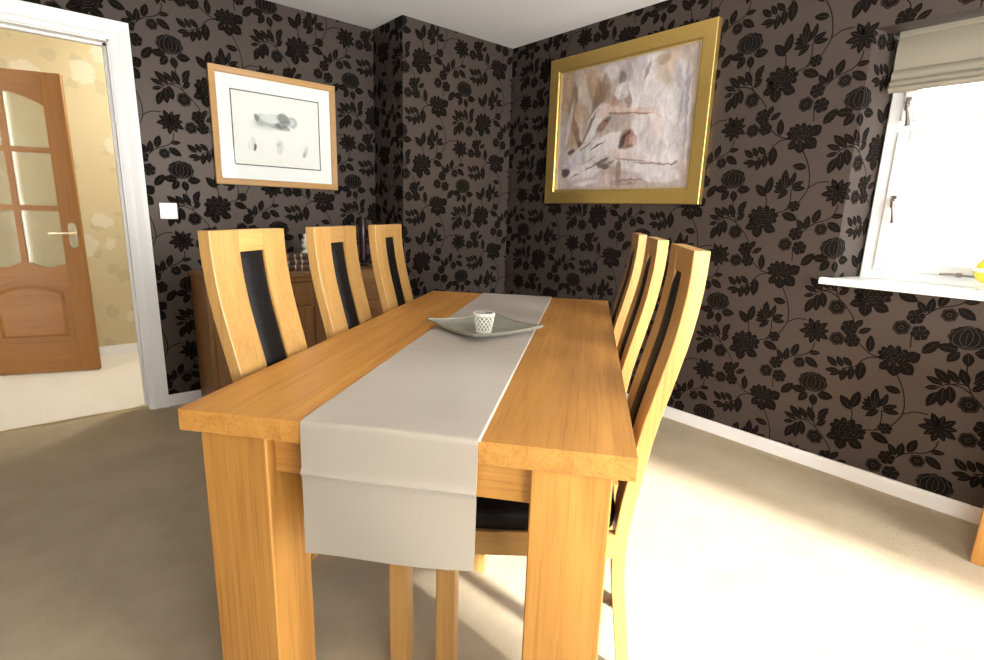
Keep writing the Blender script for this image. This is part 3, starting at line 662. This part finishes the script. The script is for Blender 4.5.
for i in range(ng):
    for A_, B2, C_, D_ in ((V[i][0], V2[i][0], V2[i+1][0], V[i+1][0]), (V[i][ng], V[i+1][ng], V2[i+1][ng], V2[i][ng]), (V[0][i], V[0][i+1], V2[0][i+1], V2[0][i]), (V[ng][i], V2[ng][i], V2[ng][i+1], V[ng][i+1])): b.bm.faces.new((A_, B2, C_, D_))
b.done('dish', 'silver_tray', tray, True, 50)
b = B()
loop = [V_ for V_ in []]
rim = []
for k in range(4*ng):
    s, t = divmod(k, ng); q = t/ng*2-1
    x, y = ((q, -1), (1, q), (-q, 1), (-1, -q))[s]
    pinch = 1-.055*(1-(x*y)**2); rim.append((x*R0*pinch, y*R0*pinch, tray_pt(x*R0, y*R0, R0, .005)))
b.tube(rim+[rim[0]], .0028, 6); b.done('rim', 'silver_tray', tray, True)
# the dish's engraved leaf sprigs
b = B()
for a in range(0, 360, 45):
    ca, sa = math.cos(math.radians(a)), math.sin(math.radians(a))
    for d, s in ((.06, 1), (.085, -1), (.105, 1)):
        px, py = ca*d, sa*d; a2 = math.radians(a+s*40); qx, qy = px+math.cos(a2)*.022, py+math.sin(a2)*.022
        if max(abs(px), abs(py), abs(qx), abs(qy)) > .118: continue
        nx_, ny_ = -(qy-py)*.25, (qx-px)*.25
        z = .0088
        b.bm.faces.new([b.bm.verts.new(p) for p in ((px, py, z), ((px+qx)/2+nx_, (py+qy)/2+ny_, z), (qx, qy, z), ((px+qx)/2-nx_, (py+qy)/2-ny_, z))])
b.done('leaf_engraving', 'ceramic_dark', tray)['kind'] = 'stuff'
cup = empty('tealight_cup', T(.860, .482, ZT+.0085), TANG); tag(cup, 'small cream lattice tealight cup standing in the dish', 'candle holder')
CH = .068; r0, r1 = .025, .0365
B().lathe([(0, 0), (r0-.002, 0), (r1-.003, CH), (r1-.006, CH), (r0-.005, .004), (0, .004)], 32).done('liner', 'ceramic_dark', cup, True, 40)
B().lathe([(r0, 0), (r0+.0025, 0), (r0+.003, .006), (r0+.0005, .006)], 32).done('foot_ring', 'ceramic', cup, True, 40)
B().lathe([(r1-.004, CH-.008), (r1+.001, CH-.008), (r1+.0022, CH-.003), (r1+.001, CH+.001), (r1-.004, CH+.001)], 32).done('rim', 'ceramic', cup, True, 40)
b = B()
nb = 14
for s in (-1, 1):
    for k in range(nb):
        pts = []
        for i in range(9):
            t = i/8; a = 2*PI*k/nb+s*t*1.35; r = r0+(r1-r0)*t+.0005; pts.append((r*math.cos(a), r*math.sin(a), .004+t*(CH-.010)))
        b.tube(pts, .0017, 5)
b.done('lattice', 'ceramic', cup, True)

# ------------------------------------------------------------------ chairs
PZs = [0, .08, .2, .3, .4, .5, .575, .695, .85, .94, 1.05, 1.127]
PYs = [.037, .026, .011, -.002, -.006, .002, .013, .031, .067, .087, .102, .105]
def prof(z): return catmull(PZs, PYs, z)
HW, TH_ = .165, .034; ZTOP = 1.125
def make_chair():
    c = empty('dining_chair')
    zs = [ZTOP*i/26 for i in range(27)]
    for s in (-1, 1):
        rings = []
        for z in zs:
            k = min(1, max(0, (z-.40)/.07)); xi_ = HW-(.046+(.110-.046)*k*k*(3-2*k)); yf = prof(z)
            e = .002
            rings.append([(s*xi_, yf, z), (s*(HW-e), yf, z), (s*HW, yf+e, z), (s*HW, yf+TH_-e, z), (s*(HW-e), yf+TH_, z), (s*xi_, yf+TH_, z)])
        B().loft(rings).done('back_stile', 'chair_oak_z', c, True, 30)
    def band(z0, z1, hw, dy, th, n=4):
        b = B(); b.loft([[(-hw, prof(z)+dy, z), (hw, prof(z)+dy, z), (hw, prof(z)+dy+th, z), (-hw, prof(z)+dy+th, z)] for z in [z0+(z1-z0)*i/n for i in range(n+1)]]); return b
    band(1.067, ZTOP, .0548, .0005, TH_-.001).done('top_rail', 'chair_oak_x', c)
    band(.510, .545, .0548, .0015, TH_-.003).done('lower_rail', 'chair_oak_x', c)
    # leather pad let into the back
    b = B(); rings = []; m = 18
    for i in range(m+1):
        t = i/m; z = .545+(1.067-.545)*t; e = min(1, min(t, 1-t)*14)**.5; row = []
        for j in range(9): q = j/8*2-1; row.append((q*.0535, prof(z)+.006-.011*e*(1-q**4), z))
        for j in range(9): q = 1-j/8*2; row.append((q*.0535, prof(z)+TH_-.006+.009*e*(1-q**4), z))
        rings.append(row)
    b.loft(rings).done('back_pad', 'leather', c, True, 60)
    # seat frame and legs
    yF, yR, wF, wR = -.432, .004, .236, .167
    for s in (-1, 1):
        B().box(s*wF, s*(wF-.048), yF, yF+.048, 0, .435, .003).done('front_leg', 'chair_oak_z', c)
        p = [(s*wF, yF+.048), (s*(wR-.001), yR-.006), (s*(wR-.024), yR-.006), (s*(wF-.024), yF+.048)]
        b = B(); b.prism(p, .373, .436); b.done('side_rail', 'chair_oak_y', c)
    B().box(-(wF-.048), wF-.048, yF+.006, yF+.03, .373, .436, .002).done('front_rail', 'chair_oak_x', c)
    B().box(-.119, .119, prof(.4)+.006, prof(.4)+.028, .373, .436, .002).done('rear_rail', 'chair_oak_x', c)
    b = B(); rings = []; nn = 28
    for lev, (zz, ins) in enumerate(((.437, .004), (.441, 0), (.464, -.003), (.480, .002), (.490, .014), (.496, .04), (.500, .09), (.501, .15))):
        row = []
        for k in range(nn):
            a = 2*PI*k/nn; ca, sa = math.cos(a), math.sin(a); p_ = .28 if ins < .05 else .4
            x = math.copysign(abs(ca)**p_, ca); y = math.copysign(abs(sa)**p_, sa)
            ym = (yF+yR)/2; hd_ = (yR-yF)/2-.008-ins; yy = ym+y*hd_; f_ = (yy-yF)/(yR-yF); w = wF+(wR-wF)*f_-ins
            row.append((x*w, yy, zz))
        rings.append(row)
    b.loft(rings).done('seat', 'leather', c, True, 50)
    return c
chair0 = make_chair()
rowl = [('tall curved oak dining chair on the sideboard side, nearest the camera', .435, 0.0), ('tall curved oak dining chair on the sideboard side, middle of the three', .948, 0), ('tall curved oak dining chair on the sideboard side, farthest from the camera', 1.474, 0)]
rowr = [('tall curved oak dining chair on the window side, nearest the camera', .435, 0), ('tall curved oak dining chair on the window side, middle of the three', .965, -.012), ('tall curved oak dining chair on the window side, farthest from the camera', 1.474, -.026)]
first = True
for side, row in ((0, rowl), (1, rowr)):
    for lab, u, dv in row:
        c = chair0 if first else copy_tree(chair0); first = False
        c.location = T(u, TW+dv if side else -dv); c.rotation_euler = (0, 0, TANG+PI if side else TANG)
        tag(c, lab, 'chair', 'dining chairs round the table')

# ------------------------------------------------------------------ sideboard and what stands on it
SX0, SX1, SY0, SY1, SH = -2.178, -.985, .366, -.012, .812
sb = empty('sideboard', ((SX0+SX1)/2, SY0, 0)); tag(sb, 'brown oak sideboard with drawers and doors behind the chairs', 'sideboard')
w_ = (SX1-SX0)/2; d_ = SY1-SY0
bd = B(); bd.box(-w_+.01, w_-.01, d_+.02, 0, .05, SH-.03, .002); bd.done('body', 'sideboard_oak_z', sb)
B().box(-w_, w_, d_, 0, SH-.03, SH, .004).done('top', 'sideboard_oak_x', sb)
B().box(-w_+.01, w_-.01, d_+.03, 0, 0, .05, .002).done('plinth', 'sideboard_oak_x', sb)
B().box(-w_+.008, w_-.008, d_+.008, d_+.02, SH-.055, SH-.03, .002).done('cornice', 'sideboard_oak_x', sb)
nc = 4; cw = (2*w_-.05)/nc
for k in range(nc):
    x0 = -w_+.025+k*cw+.008; x1 = x0+cw-.016
    dr = B().box(x0, x1, d_+.006, d_+.022, SH-.20, SH-.065, .004).done('drawer', 'sideboard_oak_x', sb)
    kb = B(); kb.tube([((x0+x1)/2, d_+.006, SH-.132), ((x0+x1)/2, d_-.004, SH-.132), ((x0+x1)/2, d_-.012, SH-.132)], [.006, .008, .013], 12); kb.done('knob', 'sideboard_oak_x', dr, True, 40)
    dob = B(); dob.box(x0, x0+.05, d_+.006, d_+.022, .07, SH-.215, .003); dob.box(x1-.05, x1, d_+.006, d_+.022, .07, SH-.215, .003); dob.box(x0+.05, x1-.05, d_+.006, d_+.022, .07, .12, .003); dob.box(x0+.05, x1-.05, d_+.006, d_+.022, SH-.265, SH-.215, .003)
    do = dob.done('door', 'sideboard_oak_z', sb)
    B().box(x0+.05, x1-.05, d_+.014, d_+.02, .12, SH-.265).done('panel', 'sideboard_oak_z', do)
    kb = B(); xk = x1-.025 if k % 2 == 0 else x0+.025; kb.tube([(xk, d_+.006, .40), (xk, d_-.004, .40), (xk, d_-.012, .40)], [.006, .008, .013], 12); kb.done('knob', 'sideboard_oak_x', do, True, 40)
def book(z, th, w, dp, rz, lab, x=-1.56):
    bk = empty('book', (x, .17, z), rz); tag(bk, lab, 'book', 'books stacked on the sideboard')
    B().box(-w/2+.004, w/2-.004, -dp/2+.004, dp/2-.004, .003, th-.003).done('pages', 'paper', bk)
    cv = B(); cv.box(-w/2, w/2, -dp/2, dp/2, 0, .003, .001); cv.box(-w/2, w/2, -dp/2, dp/2, th-.003, th, .001)
    pts = [(-dp/2-.006*math.sin(PI*i/6), th*i/6) for i in range(7)]+[(-dp/2+.004, th), (-dp/2+.004, 0)]
    cv.prism(pts, -w/2, w/2, 'x'); cov = cv.done('cover', 'book_leather', bk)
    for q in (-.36, -.2, 0, .2, .36):
        t = B(); pts = [(-dp/2-.0075*math.sin(PI*i/6)-.0005, th*i/6) for i in range(7)]+[(-dp/2+.002, th), (-dp/2+.002, 0)]
        t.prism(pts, q*w-.004, q*w+.004, 'x'); t.done('spine_band', 'gilt', cov)
book(SH, .036, .25, .17, .0, 'thick brown leather-bound book, lowest of the stack on the sideboard')
book(SH+.036, .033, .245, .165, .03, 'brown leather-bound book with pale bands, middle of the stack')
book(SH+.069, .033, .24, .16, -.02, 'brown leather-bound book, topmost of the stack on the sideboard')
iv = empty('ivory_ornament', (-1.545, .16, SH+.102)); tag(iv, 'small cream lobed ornament on top of the stacked books', 'ornament')
b = B(); b.lathe([(0, 0), (.03, 0), (.032, .008), (.022, .018), (.018, .024), (.030, .034), (.034, .045), (.026, .056), (.018, .061), (.026, .070), (.029, .080), (.021, .090), (.013, .095), (.018, .103), (.019, .110), (.011, .119), (0, .122)], 20)
for v in b.bm.verts:
    a = math.atan2(v.co.y, v.co.x); k = 1+.08*math.cos(5*a); v.co.x *= k; v.co.y *= k
b.done('lobed_body', 'ivory', iv, True)
b = B(); b.lathe([(0, 0), (.036, 0), (.037, .004), (.03, .006), (0, .006)], 20); b.done('foot', 'ivory', iv, True, 40)
cn = empty('candle', (-1.138, .20, SH)); tag(cn, 'tall dark wine-red candle in a glass foot on the sideboard', 'candle')
B().lathe([(0, 0), (.036, 0), (.036, .004), (.014, .012), (.012, .025), (.03, .034), (.032, .055), (.028, .055), (.026, .04), (0, .04)], 24).done('glass_foot', 'holder_glass', cn, True, 40)
B().lathe([(0, .041), (.024, .041), (.0245, .20), (.024, .318), (.020, .326), (.008, .322), (0, .322)], 24).done('wax', 'wine_wax', cn, True, 40)
B().tube([(0, 0, .32), (.001, 0, .332), (.003, 0, .338)], .0014, 6).done('wick', 'ink_line', cn)

# ------------------------------------------------------------------ oak cabinet by the window wall (its corner enters the frame)
CX, CY = -.36, -2.995
cb = empty('oak_cabinet', (-.19, CY-.45, 0)); tag(cb, 'oak cabinet against the window wall at the right edge', 'cabinet')
B().box(-.165, .165, -.44, .44, .0, .71, .003).done('body', 'oak_z', cb)
B().box(-.18, .168, -.45, .45, .71, .74, .004).done('top', 'oak_y', cb)
for s in (-1, 1):
    o = B().box(-.182, -.165, s*.012, s*.445, .0, .70, .003).done('door', 'oak_z', cb)
    B().tube([(-.182, s*.05, .42), (-.205, s*.05, .42)], .009, 10).done('knob', 'chrome', o, True, 40)

# ------------------------------------------------------------------ light switch
sw = empty('light_switch', (-2.243, YL-.001, 1.150)); tag(sw, 'square chrome light switch beside the doorway', 'light switch')
B().box(-.046, .046, -.008, 0, -.046, .046, .003).done('plate', 'chrome', sw)
b = B(); b.prism([(-.013, -.017), (-.008, -.017), (-.008, .017), (-.011, .017)], -.009, .009, 'x'); b.done('rocker', 'chrome', sw)
for s in (-1, 1): B().tube([(s*.031, -.0075, 0), (s*.031, -.0095, 0)], .003, 8).done('screw', 'socket_dark', sw)

# ------------------------------------------------------------------ framed drawing on the left wall
def picture_frame(parent, w, h, fw, dep, mat, lip=.006):
    """four mitred mouldings; local x across, z up, wall at y=0, room at -y"""
    for a in range(4):
        L_ = w if a % 2 == 0 else h; H_ = h if a % 2 == 0 else w
        rot = Matrix.Rotation(a*PI/2, 4, 'Y')
        prof_ = [(0, 0), (0, -dep*.92), (fw*.05, -dep), (fw*.86, -dep*.88), (fw*.92, -dep*.70), (fw, -dep*.66), (fw, 0)]
        b = B(); b.loft([[(-L_/2+p, q, -H_/2+p) for p, q in prof_], [(L_/2-p, q, -H_/2+p) for p, q in prof_]])
        bmesh.ops.transform(b.bm, matrix=rot, verts=b.bm.verts[:]); b.done('moulding', mat, parent)
px0, px1, pz0, pz1 = -1.985, -1.232, 1.316, 1.973
pc = empty('framed_drawing', ((px0+px1)/2, YL-.002, (pz0+pz1)/2)); tag(pc, 'oak framed grey pencil drawing with a white mount on the dark wall', 'picture')
pw, ph = px1-px0, pz1-pz0
picture_frame(pc, pw, ph, .036, .022, 'frame_oak')
B().box(-pw/2+.02, pw/2-.02, -.008, -.002, -ph/2+.02, ph/2-.02).done('backing', 'mat_board', pc)
dw, dh = .522, .414; dz = .0025
b = B(); t = .006
for a in ((-dw/2-t, dw/2+t, dh/2, dh/2+t), (-dw/2-t, dw/2+t, -dh/2-t, -dh/2), (-dw/2-t, -dw/2, -dh/2, dh/2), (dw/2, dw/2+t, -dh/2, dh/2)): b.box(a[0], a[1], -.0092, -.008, a[2]+dz, a[3]+dz)
b.done('mount_line', 'ink_line', pc)
G = (.20, .215, .20); G2 = (.40, .42, .40); G3 = (.60, .61, .58); K = (.035, .035, .035)
art('drawing_print', (.85, .84, .79), [
    (-.03, .055, .125, .045, 8, G3, .75, .5), (-.10, .06, .03, .035, -30, G2, .8, .4), (-.125, .072, .014, .022, 20, G, .9, .4), (-.03, .035, .085, .016, -12, G2, .8, .5), (-.055, .07, .05, .02, -10, (.72, .73, .7), .8, .4),
    (.035, .085, .036, .030, -10, G, .85, .4), (.09, .068, .030, .034, 10, G2, .8, .4), (.085, .066, .016, .018, 10, (.70, .70, .66), .8, .4), (.03, .05, .055, .020, 25, G, .7, .5), (.055, .03, .025, .012, -30, K, .55, .5), (.01, .035, .03, .010, -30, K, .4, .5),
    (-.15, -.085, .014, .045, 8, G3, .7, .5), (-.143, -.10, .008, .024, -6, K, .85, .4), (-.175, -.10, .006, .03, 5, G3, .6, .5),
    (.005, -.09, .020, .045, -6, G3, .7, .5), (.0, -.075, .012, .010, 0, G2, .5, .5), (.17, -.10, .012, .035, -22, G3, .8, .5), (.162, -.122, .010, .018, -22, G2, .8, .5)], .010, 22, .02)
B().box(-dw/2, dw/2, -.0085, -.008, -dh/2+dz, dh/2+dz).done('print', 'drawing_print', pc)
B().box(-pw/2+.03, pw/2-.03, -.0115, -.0100, -ph/2+.03, ph/2-.03).done('glazing', 'picture_glass', pc)

# ------------------------------------------------------------------ gilt framed painting on the right wall
qy0, qy1, qz0, qz1 = -.430, -1.607, 1.276, 2.213
pt = empty('framed_painting', (-.002, (qy0+qy1)/2, (qz0+qz1)/2), -PI/2); tag(pt, 'large gold framed painting of a reclining draped figure in pale pinks', 'painting')
qw, qh = qy0-qy1, qz1-qz0
picture_frame(pt, qw, qh, .088, .035, 'gold_leaf')
iw, ih = qw-.176, qh-.176
b = B(); t = .006
for a in ((-iw/2, iw/2, ih/2-t, ih/2), (-iw/2, iw/2, -ih/2, -ih/2+t), (-iw/2, -iw/2+t, -ih/2+t, ih/2-t), (iw/2-t, iw/2, -ih/2+t, ih/2-t)): b.box(a[0], a[1], -.021, -.004, a[2], a[3])
b.done('fillet', 'gold_fillet', pt)
Wt = (.84, .77, .76); Pk = (.74, .50, .42); Br = (.22, .12, .07); Dk = (.05, .035, .03); Tn = (.50, .34, .22); Gy = (.50, .45, .46); Lv = (.68, .62, .66)
art('painting_canvas', (.58, .47, .42), [
    # loose background strokes
    (-.42, .16, .09, .30, 8, Tn, .9, .5), (-.36, .27, .035, .13, -18, Br, .6, .6), (-.45, -.04, .03, .20, 4, Gy, .8, .5), (-.30, .22, .045, .20, 18, (.66, .54, .46), .9, .5), (-.22, .26, .05, .13, 22, Tn, .9, .5), (-.17, .17, .05, .15, -6, Br, .75, .6), (-.36, .02, .022, .17, 24, Br, .7, .6), (-.41, .05, .016, .14, -10, Wt, .6, .6), (-.27, .09, .03, .10, 30, Tn, .8, .6), (-.10, .31, .07, .05, 10, Wt, .7, .6), (-.12, .24, .03, .09, 12, (.34, .20, .13), .7, .6),
    (.20, .20, .21, .17, -24, Wt, .95, .35), (.03, .31, .035, .07, 30, Gy, .8, .5), (.00, .27, .025, .045, 15, Dk, .6, .6), (.13, .33, .03, .05, -30, Lv, .9, .5), (.17, .29, .012, .05, -22, (.25, .2, .2), .7, .6), (.33, .27, .09, .09, 20, (.66, .50, .38), .75, .6), (.27, .33, .05, .03, 0, Tn, .7, .6), (.40, .05, .05, .28, 4, Lv, .9, .4), (.44, .12, .011, .20, 4, (.38, .36, .42), .85, .5), (.405, .02, .008, .17, -3, (.40, .38, .42), .7, .6), (.465, -.05, .010, .22, 2, Wt, .8, .5), (.38, .22, .02, .06, 10, Gy, .8, .5),
    # drapery
    (.25, -.05, .16, .21, 6, Wt, .97, .3), (.18, -.20, .25, .085, -6, Wt, .95, .3), (.33, .07, .07, .10, -20, (.86, .80, .80), .9, .4), (-.22, -.15, .19, .075, 18, (.74, .69, .69), .97, .25), (-.35, -.22, .10, .06, 24, Lv, .97, .3), (-.08, -.10, .12, .06, 22, Wt, .95, .3), (-.27, -.27, .14, .05, 8, Wt, .9, .4),
    # torso, head crowned with flowers, outstretched arm
    (-.195, .035, .05, .125, -30, (.80, .75, .76), .98, .25), (-.235, .02, .012, .11, -30, Br, .8, .5), (-.12, .10, .075, .035, 18, (.78, .60, .53), .95, .3), (-.05, .145, .03, .04, 10, (.60, .36, .27), .9, .4), (.045, .155, .028, .06, 24, (.34, .23, .18), .8, .5), (.0, .20, .052, .048, 0, Wt, .98, .35), (-.02, .215, .018, .016, 0, (.92, .88, .86), .95, .4), (.02, .19, .020, .016, 30, (.90, .85, .82), .95, .4), (.005, .175, .012, .01, 0, Pk, .6, .5),
    (-.02, .095, .10, .022, -8, (.80, .62, .55), .98, .25), (.14, .070, .10, .021, -4, (.80, .62, .55), .98, .25), (.25, .055, .045, .024, -24, (.82, .69, .63), .98, .3), (.275, .03, .022, .008, -50, Pk, .8, .4), (.06, .066, .16, .007, -6, (.42, .22, .16), .85, .5), (-.13, .015, .055, .026, 34, (.34, .19, .13), .9, .4), (-.09, .05, .03, .014, 20, Dk, .6, .6), (.01, .12, .04, .012, -10, Pk, .7, .5),
    # lap, shadowed folds and low strokes
    (.065, -.085, .058, .060, 28, (.40, .21, .15), .92, .4), (.03, -.095, .020, .048, -24, Dk, .85, .5), (.06, -.055, .035, .012, 40, Dk, .7, .6), (.11, -.10, .03, .035, 10, (.72, .46, .40), .9, .4), (.09, -.125, .025, .012, -10, Dk, .5, .6), (-.02, -.16, .05, .028, -20, (.82, .68, .61), .95, .3), (.09, -.185, .13, .022, -7, (.82, .69, .63), .95, .3), (.10, -.207, .13, .006, -7, (.45, .28, .22), .8, .5), (.25, -.04, .06, .07, 0, (.82, .68, .63), .6, .6),
    (-.16, -.105, .06, .007, 24, Dk, .8, .5), (-.26, -.105, .055, .006, 26, (.2, .15, .14), .8, .5), (-.38, -.13, .035, .014, 12, Dk, .85, .5), (-.31, -.085, .02, .016, 30, Br, .8, .5), (-.22, -.19, .07, .006, 26, Gy, .9, .5), (-.12, -.205, .06, .010, 24, (.16, .11, .10), .85, .5), (-.42, -.265, .035, .030, 0, Dk, .9, .5), (-.44, -.20, .03, .01, -20, Gy, .9, .5), (-.34, -.285, .04, .007, 20, (.3, .25, .25), .8, .5), (-.10, -.235, .05, .018, -6, (.14, .10, .09), .85, .5), (-.05, -.215, .03, .010, 20, (.3, .2, .16), .8, .5), (-.20, -.235, .05, .007, 18, (.26, .2, .2), .8, .5),
    (-.10, -.325, .28, .035, 2, (.66, .54, .53), .85, .5), (.02, -.285, .020, .085, 3, (.42, .24, .17), .8, .5), (-.06, -.30, .012, .06, -6, Pk, .8, .5), (.10, -.325, .12, .006, 2, Br, .7, .5), (.06, -.345, .10, .010, 0, (.44, .28, .2), .7, .5), (-.24, -.335, .10, .014, 6, Wt, .9, .4), (.31, -.30, .13, .045, -4, (.80, .74, .75), .95, .4), (.27, -.235, .15, .006, -4, (.30, .22, .2), .8, .5), (.40, -.24, .03, .006, 16, Dk, .6, .5), (.22, -.13, .012, .07, 20, Lv, .8, .6), (.30, -.12, .010, .10, -8, Lv, .8, .6)], .016, 24, .30, rough=.5, k=.72)
B().box(-iw/2+.002, iw/2-.002, -.012, -.006, -ih/2+.002, ih/2-.002).done('canvas', 'painting_canvas', pt)
